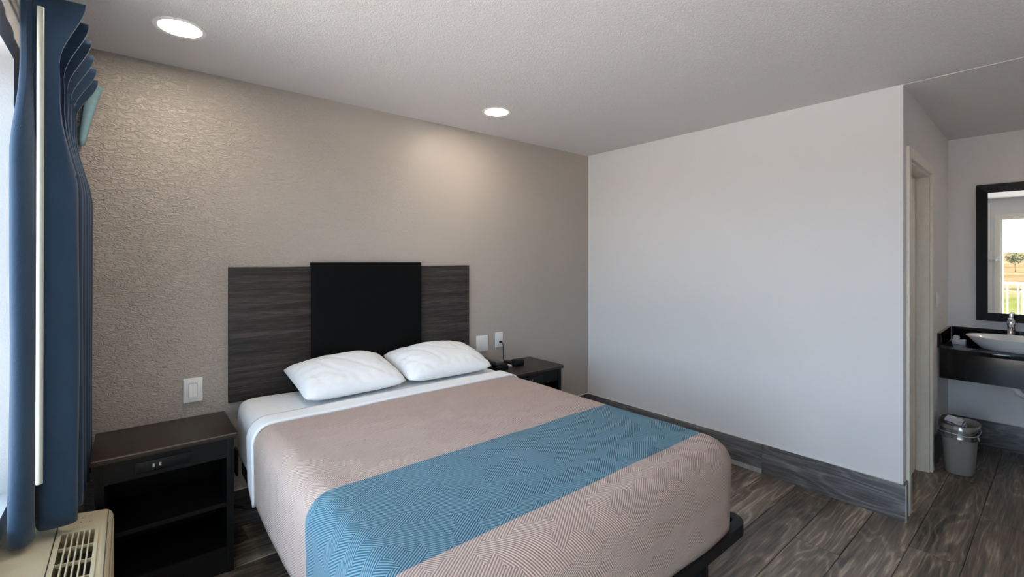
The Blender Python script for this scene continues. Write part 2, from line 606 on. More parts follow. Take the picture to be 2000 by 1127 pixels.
bb4 = struct_empty('baseboard_vanity', (XV, 0, 0))
for a, b in ((YB, -0.62), (-0.618, 0.61)):
    boxo('plank', (XV - 0.012, XV, a, b, 0, 0.203), 'base_wood', bb4, bev=0.0008)
boxo('caulk_line', (XV - 0.010, XV, YB, 0.612, 0.2032, 0.2055), 'caulk', bb4)

# bathroom door: casing, jamb, stop, leaf
d1 = struct_empty('door_1', (DX0, YP, 0))
cw, ct = 0.062, 0.016
for a, b in ((DX0 - cw, DX0), (DX1, DX1 + cw)):
    boxo('casing', (a, b, YP - ct, YP - 0.0003, 0, DH + cw), 'door_paint', d1, bev=0.004, xf=skew)
boxo('casing', (DX0 + 0.0005, DX1 - 0.0005, YP - ct, YP - 0.0003, DH, DH + cw), 'door_paint', d1, bev=0.004, xf=skew)
boxo('jamb', (DX0, DX0 + 0.018, YP, YP + 0.115, 0, DH), 'door_paint', d1, xf=skew)
boxo('jamb', (DX1 - 0.018, DX1, YP, YP + 0.115, 0, DH), 'door_paint', d1, xf=skew)
boxo('jamb', (DX0 + 0.018, DX1 - 0.018, YP, YP + 0.115, DH - 0.018, DH), 'door_paint', d1, xf=skew)
boxo('door_stop', (DX1 - 0.029, DX1 - 0.018, YP + 0.045, YP + 0.068, 0, DH - 0.018), 'door_paint', d1, xf=skew)
boxo('door_stop', (DX0 + 0.018, DX0 + 0.029, YP + 0.045, YP + 0.068, 0, DH - 0.018), 'door_paint', d1, xf=skew)
boxo('door_leaf', (DX0 + 0.021, DX1 - 0.021, YP + 0.07, YP + 0.105, 0.008, DH - 0.021), 'door_paint', d1, xf=skew)

# entry door, standing open against the side wall behind the camera
d2 = struct_empty('door_2', (XL, EY0, 0))
for a, b in ((EY0 - 0.065, EY0), (EY1, EY1 + 0.065)):
    boxo('casing', (XL + 0.0003, XL + 0.016, a, b, 0, EZ + 0.065), 'door_paint', d2, bev=0.004)
boxo('casing', (XL + 0.0003, XL + 0.016, EY0, EY1, EZ, EZ + 0.065), 'door_paint', d2, bev=0.004)
boxo('jamb', (XL - 0.2, XL, EY1 - 0.02, EY1, 0, EZ), 'door_paint', d2)
boxo('jamb', (XL - 0.2, XL, EY0, EY0 + 0.02, 0, EZ), 'door_paint', d2)
boxo('jamb', (XL - 0.2, XL, EY0 + 0.02, EY1 - 0.02, EZ - 0.02, EZ), 'door_paint', d2)
boxo('threshold', (XL - 0.2, XL, EY0 + 0.02, EY1 - 0.02, -0.012, 0.012), 'grey_filler', d2)
leaf = boxo('door_leaf', (XL + 0.03, XL + 0.90, EY0 - 0.055, EY0 - 0.012, 0.01, EZ - 0.03), 'door_paint', d2, bev=0.002)
bm = bmesh.new()
tube(bm, [(XL + 0.84, EY0 - 0.012, 0.98), (XL + 0.84, EY0 + 0.04, 0.98), (XL + 0.73, EY0 + 0.045, 0.98)], 0.009)
obj('door_handle', bm, 'chrome', leaf, smooth=True)
bar = thing('swing_bar_lock', (XL, EY1 + 0.12, 1.47), 'metal swing bar door guard on the wall beside the entrance, seen in the mirror', 'door lock')
boxo('base_plate', (XL + 0.0165, XL + 0.022, EY1 + 0.01, EY1 + 0.055, 1.44, 1.51), 'chrome', bar)
bm = bmesh.new()
tube(bm, [(XL + 0.03, EY1 + 0.03, 1.485), (XL + 0.035, EY1 + 0.03, 1.485), (XL + 0.035, EY1 + 0.17, 1.485), (XL + 0.035, EY1 + 0.17, 1.465), (XL + 0.035, EY1 + 0.03, 1.465)], 0.006)
obj('swing_arm', bm, 'chrome', bar, smooth=True)


# ------------------------------------------------------------------ bed
BX0, BX1, BYF, BYH = 0.425, 1.955, 0.86, 2.865
ZT = 0.705
bed = thing('bed_frame', ((BX0 + BX1) / 2, 1.86, 0), 'black metal platform bed frame under the mattress', 'bed frame')
bm = bmesh.new()
fx0, fx1, fy0, fy1 = BX0 + 0.03, BX1 + 0.032, BYF - 0.012, BYH - 0.01
rr = 0.07


def rrect(x0, x1, y0, y1, r, n=8):
    pts = []
    for cx, cy, a0 in ((x1 - r, y1 - r, 0), (x0 + r, y1 - r, 90), (x0 + r, y0 + r, 180), (x1 - r, y0 + r, 270)):
        for k in range(n + 1):
            a = R(a0 + 90.0 * k / n)
            pts.append((cx + r * math.cos(a), cy + r * math.sin(a)))
    return pts


def ring_solid(bm, outer, inner, z0, z1):
    n = len(outer)
    V = [[bm.verts.new((x, y, z)) for x, y in loop] for loop, z in ((outer, z0), (outer, z1), (inner, z1), (inner, z0))]
    for a in range(4):
        A, B = V[a], V[(a + 1) % 4]
        for i in range(n):
            bm.faces.new((A[i], A[(i + 1) % n], B[(i + 1) % n], B[i]))


ring_solid(bm, rrect(fx0, fx1, fy0, fy1, rr), rrect(fx0 + 0.04, fx1 - 0.04, fy0 + 0.04, fy1 - 0.04, rr - 0.035), 0.330, 0.378)
obj('rail', bm, 'black_metal', bed)
bm = bmesh.new()
xbox(bm, fx0 + 0.041, fx1 - 0.041, fy0 + 0.041, fy1 - 0.041, 0.345, 0.355)
obj('deck', bm, 'black_metal', bed)
for lx in (BX0 + 0.25, (BX0 + BX1) / 2, BX1 - 0.25):
    for ly in (BYF + 0.06, 1.86, BYH - 0.25):
        boxo('leg', (lx - 0.03, lx + 0.03, ly - 0.025, ly + 0.025, 0.0, 0.335), 'black_metal', bed, bev=0.003)
boxo('head_bracket', (BX0 - 0.012, BX0 - 0.004, BYH - 0.20, BYH - 0.14, 0.37, 0.50), 'black_metal', bed)

# mattress in its fitted sheet
bm = bmesh.new()
xbox(bm, BX0 + 0.012, BX1 - 0.012, BYF + 0.012, 2.849, 0.39, ZT - 0.004, bev=0.075, seg=7)
bmesh.ops.subdivide_edges(bm, edges=[e for e in bm.edges if e.calc_length() > 0.25], cuts=14, use_grid_fill=True)
for v in bm.verts:
    if v.co.z > 0.6:
        v.co.z += 0.006 * noise.noise(Vector((v.co.x * 3, v.co.y * 5, 0))) + (0.012 if v.co.y > 2.35 else 0.0)
for v in bm.verts:
    if v.co.y < 2.1:
        k_ = 0.04 * min(1.0, (2.1 - v.co.y) / 0.9)
        v.co.x += k_ * (1 if v.co.x < 1.19 else -1) * min(1.0, abs(v.co.x - 1.19) / 0.6)
        v.co.y += k_ if v.co.y < 1.2 else 0.0
        v.co.z -= 0.006 if v.co.z > 0.6 else 0.0
mat_o = obj('mattress', bm, 'sheet_cotton', None, smooth=True)
tag(mat_o, 'white sheeted mattress lying on the black bed frame', 'mattress')


def draped(name, mat, x0, x1, yf, yh, ztop, r, RC, hem, foot, ny, nx, thick=0.0, wob=0.003, sides=True):
    """cloth laid over the bed: flat top, rolled edges, skirt down to hem(side, y); UV in metres"""
    bm = bmesh.new()
    uvl = bm.loops.layers.uv.new('UVMap')
    uvs = {}
    ix0, ix1 = x0 + r, x1 - r
    iyf = yf + r if foot else yf
    rc = max(RC - r, 0.02)
    rows = []
    if foot:
        for j in range(ny + 1):
            y = yh + (iyf + rc - yh) * j / ny
            rows.append((ix0, ix1, y, None))
        for k in range(1, 7):
            a = R(90.0 * k / 6)
            rows.append((ix0 + rc - rc * math.cos(a), ix1 - rc + rc * math.cos(a), iyf + rc - rc * math.sin(a), a))
    else:
        for j in range(ny + 1):
            rows.append((ix0, ix1, yh + (yf - yh) * j / ny, None))
    grid = []
    for (a, b, y, ang) in rows:
        line = []
        for i in range(nx + 1):
            x = a + (b - a) * i / nx
            z = ztop + wob * noise.noise(Vector((x * 4, y * 4, 3.1)))
            v = bm.verts.new((x, y, z))
            uvs[v] = (x, y)
            line.append(v)
        grid.append(line)
    for j in range(len(grid) - 1):
        for i in range(nx):
            bm.faces.new((grid[j][i], grid[j + 1][i], grid[j + 1][i + 1], grid[j][i + 1]))

    def side_normal(j, left):
        ang = rows[j][3]
        s = -1 if left else 1
        if ang is None:
            return Vector((s, 0, 0))
        return Vector((s * math.cos(ang), -math.sin(ang), 0))
    M = len(grid) - 1
    if foot:
        chain = [(grid[j][0], side_normal(j, True), 'L') for j in range(M + 1)]
        chain += [(grid[M][i], Vector((0, -1, 0)), 'F') for i in range(1, nx)]
        chain += [(grid[j][nx], side_normal(j, False), 'R') for j in range(M, -1, -1)]
        chains = [chain]
    else:
        chains = [[(grid[j][0], Vector((-1, 0, 0)), 'L') for j in range(M + 1)],
                  [(grid[j][nx], Vector((1, 0, 0)), 'R') for j in range(M, -1, -1)]]
    for chain in chains:
        prev = [c[0] for c in chain]
        nr, nd = 7, 10
        for m in range(1, nr + nd + 1):
            cur = []
            for v0, nrm, side in chain:
                zt = v0.co.z
                hz = hem(side, v0.co.y, v0.co.x)
                if m <= nr:
                    a = R(90.0 * m / nr)
                    off = r * math.sin(a)
                    z = zt - r * (1 - math.cos(a))
                    arc = r * a
                else:
                    t = (m - nr) / nd
                    z = (zt - r) + (hz - (zt - r)) * t
                    off = r + 0.012 * t * (0.4 + noise.noise(Vector((v0.co.x * 3.3, v0.co.y * 3.3, 7)))) - 0.010 * t
                    arc = r * math.pi / 2 + (zt - r - z)
                p = Vector((v0.co.x, v0.co.y, z)) + nrm * off
                v = bm.verts.new(p)
                uvs[v] = (v0.co.x + nrm.x * arc, v0.co.y + nrm.y * arc)
                cur.append(v)
            for i in range(len(chain) - 1):
                bm.faces.new((prev[i], cur[i], cur[i + 1], prev[i + 1]))
            prev = cur
    for f in bm.faces:
        for l in f.loops:
            l[uvl].uv = uvs[l.vert]
    o = obj(name, bm, mat, None, smooth=True, recalc=True)
    if thick:
        md = o.modifiers.new('thickness', 'SOLIDIFY')
        md.thickness = thick
        md.offset = -1
    return o


def hem_spread(side, y, x):
    if side == 'F':
        return 0.375
    return 0.375 + 0.012 * math.sin(y * 3.0)


sp = draped('bedspread', 'bedspread_cloth', BX0 - 0.004, BX1 + 0.004, BYF - 0.006, 2.315, ZT + 0.010, 0.085, 0.15, hem_spread, True, 40, 36, thick=0.007)
tag(sp, 'dusty pink textured bedspread with a wide blue band across the bed', 'bedspread')


def hem_sheet(side, y, x):
    return 0.365 + max(0.0, y - 2.31) * 0.55


sh = draped('top_sheet', 'sheet_cotton', BX0 - 0.012, BX1 + 0.012, 2.292, 2.415, ZT + 0.021, 0.085, 0.1, hem_sheet, False, 8, 36, thick=0.012, wob=0.004)
tag(sh, 'white top sheet folded back over the head end of the pink bedspread', 'sheet')


# pillows
def pillow(cx, cy, w, d, t, tilt, rz, seed, label, zb):
    bm = bmesh.new()
    n = 44
    top, bot = [], []
    for side, store in ((1, top), (-1, bot)):
        for j in range(n + 1):
            row = []
            for i in range(n + 1):
                u, v = -1 + 2 * i / n, -1 + 2 * j / n
                # outline bows inwards between the corners, corners rounded off
                m_ = max(abs(u), abs(v))
                q4 = ((abs(u) ** 11 + abs(v) ** 11) ** (1 / 11.0)) or 1.0
                k4 = (m_ / q4) ** 1.0 if m_ > 0 else 1.0
                px = u * k4 * w / 2 * (1 - 0.035 * (1 - v * v))
                py = v * k4 * d / 2 * (1 - 0.05 * (1 - u * u))
                prof = max(0.0, (1 - abs(u) ** 3.0)) ** 0.50 * max(0.0, (1 - abs(v) ** 2.5)) ** 0.52
                z = side * t * prof * (0.60 if side > 0 else 0.40)
                if side > 0 and prof > 0.0:
                    q = Vector((px * 4 + seed, py * 4, seed * 1.7))
                    z += 0.016 * noise.noise(q) * prof
                    r1 = abs(noise.noise(Vector(((px + py) * 6 + seed, (py - px) * 2.5, seed))))
                    z -= 0.012 * (1 - min(1, r1 * 5)) * prof * (0.3 + 0.7 * abs(u))
                    # short gathers running in from the seams
                    e_ = max(abs(u), abs(v))
                    z += 0.006 * math.sin((px if abs(v) > abs(u) else py) * 95 + seed * 3 + 3 * noise.noise(q * 2)) * max(0, e_ - 0.55) * 2 * prof
                row.append(bm.verts.new((px, py, z)))
            store.append(row)
    for store, rev in ((top, False), (bot, True)):
        for j in range(n):
            for i in range(n):
                f = (store[j][i], store[j][i + 1], store[j + 1][i + 1], store[j + 1][i])
                bm.faces.new(tuple(reversed(f)) if rev else f)
    bmesh.ops.remove_doubles(bm, verts=list(bm.verts), dist=0.0004)
    bmesh.ops.rotate(bm, verts=list(bm.verts), cent=(0, 0, 0), matrix=Matrix.Rotation(R(tilt), 3, 'X'))
    bmesh.ops.rotate(bm, verts=list(bm.verts), cent=(0, 0, 0), matrix=Matrix.Rotation(R(rz), 3, 'Z'))
    zmin = min(v.co.z for v in bm.verts)
    bmesh.ops.translate(bm, verts=list(bm.verts), vec=(cx, cy, zb - zmin))
    o = obj('pillow', bm, 'pillow_cotton', None, smooth=True)
    return tag(o, label, 'pillow', 'white bed pillows')


pillow(0.950, 2.632, 0.575, 0.43, 0.158, 12, 2, 1.3, 'white pillow on the side of the bed near the curtain', ZT + 0.018)
pillow(1.553, 2.632, 0.61, 0.43, 0.158, 12, -1, 5.9, 'white pillow on the side of the bed near the telephone', ZT + 0.018)

# headboard panels on the wall
hb = thing('headboard', (1.19, YH, 0.69), 'wide brown grained wall headboard with a black centre panel behind the pillows', 'headboard')
boxo('side_panel', (0.408, 0.829, YH - 0.024, YH - 0.0005, 0.688, 1.418), 'wing_laminate', hb, bev=0.001, label='grey-brown laminate panel with horizontal grain')
boxo('side_panel', (1.551, 1.963, YH - 0.024, YH - 0.0005, 0.688, 1.418), 'wing_laminate', hb, bev=0.001, label='grey-brown laminate panel with horizontal grain')
boxo('centre_panel', (0.8295, 1.5505, YH - 0.045, YH - 0.0005, 0.66, 1.443), 'black_laminate', hb, bev=0.001, label='plain black raised panel')


# ------------------------------------------------------------------ nightstands
def nightstand(x0, wid, label):
    NX0, NX1, NY0, NY1, NZ = x0, x0 + wid, 2.488, YH - 0.013, 0.65
    t = thing('nightstand', ((NX0 + NX1) / 2, (NY0 + NY1) / 2, 0), label, 'nightstand', 'open shelved nightstands')
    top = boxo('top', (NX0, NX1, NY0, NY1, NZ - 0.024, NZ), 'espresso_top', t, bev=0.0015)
    boxo('edge_strip', (NX0 + 0.002, NX1 - 0.002, NY0 - 0.0012, NY0 - 0.0001, NZ - 0.006, NZ - 0.0015), 'edge_band', top)
    a, b, f = NX0 + 0.012, NX1 - 0.012, NY0 + 0.015
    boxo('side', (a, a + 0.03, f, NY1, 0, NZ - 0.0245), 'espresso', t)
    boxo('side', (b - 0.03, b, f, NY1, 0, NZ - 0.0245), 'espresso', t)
    boxo('apron', (a + 0.0305, b - 0.0305, f + 0.004, f + 0.022, 0.535, NZ - 0.0245), 'espresso', t)
    boxo('back', (a + 0.0305, b - 0.0305, NY1 - 0.012, NY1, 0.1, 0.625), 'black_laminate', t)
    boxo('shelf', (a + 0.0305, b - 0.0305, f + 0.006, NY1 - 0.0125, 0.308, 0.326), 'espresso', t)
    boxo('shelf', (a + 0.0305, b - 0.0305, f + 0.006, NY1 - 0.0125, 0.10, 0.118), 'espresso', t)
    boxo('plinth', (a + 0.0305, b - 0.0305, f + 0.004, f + 0.022, 0.0, 0.0995), 'espresso', t)
    cx = (NX0 + NX1) / 2
    pn = boxo('power_panel', (cx - 0.115, cx + 0.075, f - 0.001, f + 0.0038, 0.553, 0.600), 'black_plastic', t, bev=0.001)
    for dx in (-0.055, -0.032):
        boxo('usb_port', (cx + dx - 0.0035, cx + dx + 0.0035, f - 0.0018, f - 0.0011, 0.570, 0.584), 'usb_white', pn)
    return t


nightstand(-0.122, 0.512, 'dark brown nightstand with open shelves between the curtain and the bed')
nightstand(2.022, 0.558, 'dark brown nightstand carrying the black telephone, beyond the bed')

# telephone on the far nightstand
ZN = 0.6505
ph = thing('telephone', (2.115, 2.74, ZN), 'black desk telephone on the far nightstand beside the pillow', 'telephone')
bm = bmesh.new()
pts = [(2.032, ZN), (2.150, ZN), (2.150, ZN + 0.030), (2.135, ZN + 0.046), (2.032, ZN + 0.046)]
prism(bm, pts, 2.635, 2.855)
obj('base', bm, 'black_plastic', ph)
bm = bmesh.new()
xbox(bm, 2.038, 2.084, 2.637, 2.858, ZN + 0.0465, ZN + 0.066, bev=0.006)
xbox(bm, 2.036, 2.088, 2.633, 2.688, ZN + 0.0462, ZN + 0.070, bev=0.007)
xbox(bm, 2.036, 2.088, 2.806, 2.861, ZN + 0.0462, ZN + 0.070, bev=0.007)
obj('handset', bm, 'grey_plastic', ph, smooth='auto')
for i in range(3):
    for j in range(4):
        x = 2.094 + i * 0.0125
        y = 2.69 + j * 0.03
        boxo('key', (x, x + 0.009, y, y + 0.016, ZN + 0.0455, ZN + 0.0485), 'grey_plastic', ph)
cardo = boxo('note_card', (2.168, 2.238, 2.70, 2.75, ZN + 0.0002, ZN + 0.010), 'card', None)
tag(cardo, 'small white card lying between the telephone and the black bedside device', 'card')
dv = thing('bedside_device', (2.29, 2.74, ZN), 'small rounded black plastic device lying right of the telephone on the nightstand', 'device')
bm = bmesh.new()
xbox(bm, 2.245, 2.335, 2.665, 2.725, ZN, ZN + 0.050, bev=0.014, seg=3)
obj('body', bm, 'black_plastic', dv, smooth='auto')
bm = bmesh.new()
xbox(bm, 2.25, 2.29, 2.7255, 2.82, ZN, ZN + 0.024, bev=0.006)
obj('tail', bm, 'black_plastic', dv, smooth='auto')
bm = bmesh.new()
tube(bm, [(2.335, 2.695, ZN + 0.022), (2.345, 2.695, ZN + 0.022)], 0.015, 14)
obj('knob', bm, 'grey_plastic', dv, smooth='auto')


# wall plates
def plate(name, label, cx, cz, w, h, kind, group=None):
    t = thing(name, (cx, YH, cz), label, 'light switch' if kind == 'switch' else ('outlet' if kind == 'outlet' else 'wall plate'), group)
    boxo('plate', (cx - w / 2, cx + w / 2, YH - 0.0085, YH - 0.0003, cz - h / 2, cz + h / 2), 'white_plastic', t, bev=0.002)
    if kind == 'switch':
        boxo('rocker_well', (cx - 0.0185, cx + 0.0185, YH - 0.0092, YH - 0.0086, cz - 0.035, cz + 0.035), 'mark_grey', t)
        bm = bmesh.new()
        lo_, hi_ = YH - 0.0095 - 0.0065, YH - 0.0095 - 0.001
        V = [bm.verts.new(p) for p in ((cx - 0.0172, YH - 0.0093, cz - 0.0335), (cx + 0.0172, YH - 0.0093, cz - 0.0335), (cx + 0.0172, YH - 0.0093, cz + 0.0335), (cx - 0.0172, YH - 0.0093, cz + 0.0335),
                                       (cx - 0.0172, lo_, cz - 0.0335), (cx + 0.0172, lo_, cz - 0.0335), (cx + 0.0172, hi_, cz + 0.0335), (cx - 0.0172, hi_, cz + 0.0335))]
        for f in ((0, 1, 2, 3), (4, 5, 6, 7), (0, 1, 5, 4), (1, 2, 6, 5), (2, 3, 7, 6), (3, 0, 4, 7)):
            bm.faces.new([V[i] for i in f])
        obj('rocker', bm, 'white_plastic', t)
    elif kind == 'outlet':
        for dz in (-0.02, 0.02):
            boxo('socket', (cx - 0.016, cx + 0.016, YH - 0.011, YH - 0.0088, cz + dz - 0.0145, cz + dz + 0.0145), 'white_plastic', t, bev=0.001)
    else:
        for dx in (-0.028, 0.028):
            boxo('rocker', (cx + dx - 0.016, cx + dx + 0.016, YH - 0.0105, YH - 0.0088, cz - 0.033, cz + 0.033), 'white_plastic', t, bev=0.001)
    return t


plate('light_switch', 'white single rocker switch plate above the nightstand near the curtain', 0.252, 0.785, 0.083, 0.124, 'switch')
plate('wall_plate', 'wide white double wall plate beside the right edge of the headboard', 2.098, 0.815, 0.112, 0.122, 'double')
plate('wall_outlet', 'narrow white wall outlet with a black cord plugged in', 2.262, 0.826, 0.072, 0.118, 'outlet')
cd = thing('charger_cable', (2.27, 2.86, 0.81), 'thin black cord hanging from the wall outlet down to the bedside device', 'cord')
bm = bmesh.new()
xbox(bm, 2.256, 2.276, YH - 0.032, YH - 0.0115, 0.80, 0.818, bev=0.003)
obj('plug', bm, 'black_plastic', cd)
bm = bmesh.new()
tube(bm, [(2.272, YH - 0.03, 0.806), (2.279, YH - 0.035, 0.79), (2.281, YH - 0.034, 0.72), (2.279, YH - 0.036, 0.675), (2.275, YH - 0.055, 0.665), (2.27, 2.822, 0.664)], 0.0033, 8)
obj('wire', bm, 'black_plastic', cd, smooth=True)
bm = bmesh.new()
tube(bm, [(0.395, 2.80, 0.19), (0.43, 2.78, 0.165), (0.48, 2.76, 0.15), (0.56, 2.74, 0.14), (0.66, 2.72, 0.06), (0.70, 2.70, 0.008), (0.85, 2.68, 0.007)], 0.007, 8)
tag(obj('power_cable', bm, 'black_plastic', None, smooth=True), 'black cable running low along the wall from the near nightstand under the bed', 'cable')


# ------------------------------------------------------------------ recessed ceiling lights
def downlight(x, y, label, lens='lamp_lens'):
    t = thing('recessed_light', (x, y, H), label, 'ceiling light', 'recessed ceiling lights')
    bm = bmesh.new()
    lathe(bm, [(0.078, H - 0.0035), (0.094, H - 0.0045), (0.097, H - 0.0002), (0.078, H - 0.0002)], 48, x, y, close_first=False)
    obj('trim_ring', bm, 'white_plastic', t, smooth='auto')
    bm = bmesh.new()
    lathe(bm, [(0.077, H - 0.0030), (0.076, H - 0.0004)], 48, x, y, close_first=True)
    obj('lens', bm, lens, t, label='glowing white lens')


downlight(0.165, 2.405, 'glowing recessed ceiling light nearest the blue curtain')
downlight(1.873, 2.420, 'glowing recessed ceiling light above the right part of the bed')
downlight(4.45, -0.70, 'unseen recessed fill lamp added in front of the vanity to brighten that corner', 'fill_lens')  # extra lamp out of view, added because the vanity corner was too dark

# ------------------------------------------------------------------ curtain
cur = thing('curtain', (XL + 0.06, 2.5, 0.53), 'blue pinch-pleated curtain drawn aside in front of the window', 'curtain')
XBK = -0.285
# plan of the folds (x, y) from the leading edge to the wall: hanging cloth, and the pinched pleats at the head
plan = [(-0.315, 2.31), (-0.302, 2.205), (-0.270, 2.190), (-0.246, 2.240), (-0.256, 2.335)]
head = [(-0.280, 2.215), (-0.275, 2.200), (-0.262, 2.196), (-0.250, 2.215), (-0.258, 2.235)]
folds = [(2.285, -0.150, 0.045), (2.42, -0.146, 0.03), (2.535, -0.143, 0.03), (2.64, -0.141, 0.028), (2.735, -0.140, 0.025), (2.815, -0.139, 0.02)]
tips = [(2.24, -0.118), (2.37, -0.116), (2.49, -0.115), (2.61, -0.113), (2.73, -0.111), (2.835, -0.110)]
for (fy, fx, hw), (ty, tx) in zip(folds, tips):
    plan += [(-0.238, fy - 0.005), (-0.20, fy - 0.014), (fx, fy - 0.008), (fx + 0.004, fy + hw * 0.6), (-0.19, fy + hw * 1.1)]
    head += [(-0.245, ty - 0.022), (-0.238, ty - 0.0045), (tx, ty - 0.0028), (tx, ty + 0.0028), (-0.238, ty + 0.0045)]
plan.append((-0.24, 2.86))
head.append((-0.25, 2.862))


def catmull(pts, n):
    out = []
    P = [Vector(p) for p in pts]
    for i in range(len(P) - 1):
        p0, p1, p2, p3 = P[max(i - 1, 0)], P[i], P[i + 1], P[min(i + 2, len(P) - 1)]
        for k in range(n):
            t = k / n
            out.append(0.5 * ((2 * p1) + (p2 - p0) * t + (2 * p0 - 5 * p1 + 4 * p2 - p3) * t * t + (3 * p1 - p0 - 3 * p2 + p3) * t ** 3))
    out.append(P[-1])
    return out


def polyline(pts, n):
    P = [Vector(p) for p in pts]
    out = []
    for a, b in zip(P, P[1:]):
        out += [a.lerp(b, k / n) for k in range(n)]
    return out + [P[-1]]


line = catmull(plan, 6)
hline = polyline(head, 6)
ZC0, ZC1 = 0.525, 2.285
zs = [ZC0 + (2.0 - ZC0) * i / 26 for i in range(27)] + [2.0 + (ZC1 - 2.0) * i / 14 for i in range(1, 15)]


def lerp_tab(tab, z):
    if z <= tab[0][0]:
        return tab[0][1]
    for (a, va), (b, vb) in zip(tab, tab[1:]):
        if z <= b:
            t = (z - a) / (b - a)
            t = t * t * (3 - 2 * t)
            return va + (vb - va) * t
    return tab[-1][1]


bm = bmesh.new()
uvl = bm.loops.layers.uv.new('UVMap')
uvd = {}
grid = []
arc = [0.0]
for a, b in zip(line, line[1:]):
    arc.append(arc[-1] + (b - a).length)
for z in zs:
    hd = lerp_tab([(1.80, 0.0), (2.10, 1.0)], z)
    pinch = lerp_tab([(1.70, 1.0), (2.02, 0.60), (2.10, 0.58), (2.285, 1.0)], z)
    spread = lerp_tab([(0.5, 1.06), (1.2, 1.0), (2.0, 0.98), (2.285, 1.0)], z)
    lean = lerp_tab([(2.04, 0.0), (2.285, 0.030)], z)
    row = []
    for i, p in enumerate(line):
        f = i / (len(line) - 1)
        q = p.lerp(hline[i], hd)
        a_ = 1.0 if f < 0.14 else pinch
        x = XBK + (q.x - XBK) * a_ + (0.005 * noise.noise(Vector((q.x * 20, q.y * 9, z * 1.3)))) * (1 - hd)
        y = 2.862 - (2.862 - q.y) * spread + 0.010 * (1 - f) * math.sin(z * 2.1 + 0.6)
        y -= lean * (q.x - XBK) / 0.17
        x = min(x, -0.126) if z < 0.75 else x
        zz = z + (0.090 - 0.118 * f) * lerp_tab([(1.9, 0.0), (2.285, 1.0)], z)
        v = bm.verts.new((max(x, XL + 0.012), min(y, YH - 0.02), zz))
        uvd[v] = (arc[i], z)
        row.append(v)
    grid.append(row)
for j in range(len(grid) - 1):
    for i in range(len(line) - 1):
        f = bm.faces.new((grid[j][i], grid[j][i + 1], grid[j + 1][i + 1], grid[j + 1][i]))
for f in bm.faces:
    for l in f.loops:
        l[uvl].uv = uvd[l.vert]
co = obj('cloth', bm, 'curtain_cloth', cur, smooth='auto')
bm = bmesh.new()
g = []
for j in range(13):
    z = 1.98 + (2.262 - 1.98) * j / 12
    w = 0.022 + 0.034 * j / 12
    xc = -0.170 + 0.046 * (j / 12) ** 1.2
    g.append([bm.verts.new((xc - w * 0.5 + w * i / 5, 2.874 - 0.012 * math.sin(math.pi * i / 5), z)) for i in range(6)])
for j in range(12):
    for i in range(5):
        bm.faces.new((g[j][i], g[j][i + 1], g[j + 1][i + 1], g[j + 1][i]))
lo = obj('return_flap', bm, 'curtain_lining', cur, smooth=True, label='light teal turned-back edge')
md = lo.modifiers.new('thickness', 'SOLIDIFY')
md.thickness = 0.002
md = co.modifiers.new('thickness', 'SOLIDIFY')
md.thickness = 0.0025
bm = bmesh.new()
tube(bm, [(-0.222, 2.125, 2.275), (-0.2235, 2.128, 1.6), (-0.226, 2.13, 0.73)], 0.0088, 14)
obj('wand', bm, 'wand_plastic', cur, smooth='auto', label='long white plastic draw wand')
tr = thing('curtain_rail', (XL + 0.05, 1.85, 2.31), 'white curtain track along the top of the window wall', 'curtain track')
boxo('track', (XL + 0.022, XL + 0.040, 0.88, 2.872, 2.378, 2.398), 'white_plastic', tr, bev=0.002)
for y in (1.0, 1.8, 2.6):
    boxo('bracket', (XL + 0.0003, XL + 0.0215, y, y + 0.03, 2.38, 2.405), 'white_plastic', tr)

# ------------------------------------------------------------------ wall air conditioner
AY0, AY1 = 1.36, 2.425
ac = thing('air_conditioner', (-0.19, (AY0 + AY1) / 2, 0), 'cream wall air conditioner below the curtain with a slatted top grille', 'air conditioner')


def actop(x):
    """height of the top surface, falling towards the room"""
    return 0.507 + (x - XL) / (-0.075 - XL) * (0.474 - 0.507)


bm = bmesh.new()
xg0, xg1 = -0.188, -0.092          # grille opening
gy0, gy1 = 1.62, 2.262
# rear sleeve
prism(bm, [(XL + 0.001, 0.08), (-0.2015, 0.08), (-0.2015, actop(-0.2015)), (XL + 0.001, actop(XL))], AY0, AY1)
obj('sleeve', bm, 'cream_plastic', ac)
bm = bmesh.new()
# front cover, built round the grille opening
curve = [(-0.075, actop(-0.075)), (-0.066, 0.4705), (-0.058, 0.464), (-0.0525, 0.455), (-0.050, 0.442)]
base = 0.08
prism(bm, [(-0.198, base), (-0.05, base)] + list(reversed(curve)) + [(-0.198, actop(-0.198))], gy1, AY1)
prism(bm, [(-0.198, base), (-0.05, base)] + list(reversed(curve)) + [(-0.198, actop(-0.198))], AY0, gy0)
prism(bm, [(-0.198, base), (xg0, base), (xg0, actop(xg0)), (-0.198, actop(-0.198))], gy0, gy1)
prism(bm, [(xg1, base), (-0.05, base)] + list(reversed(curve)) + [(xg1, actop(xg1))], gy0, gy1)
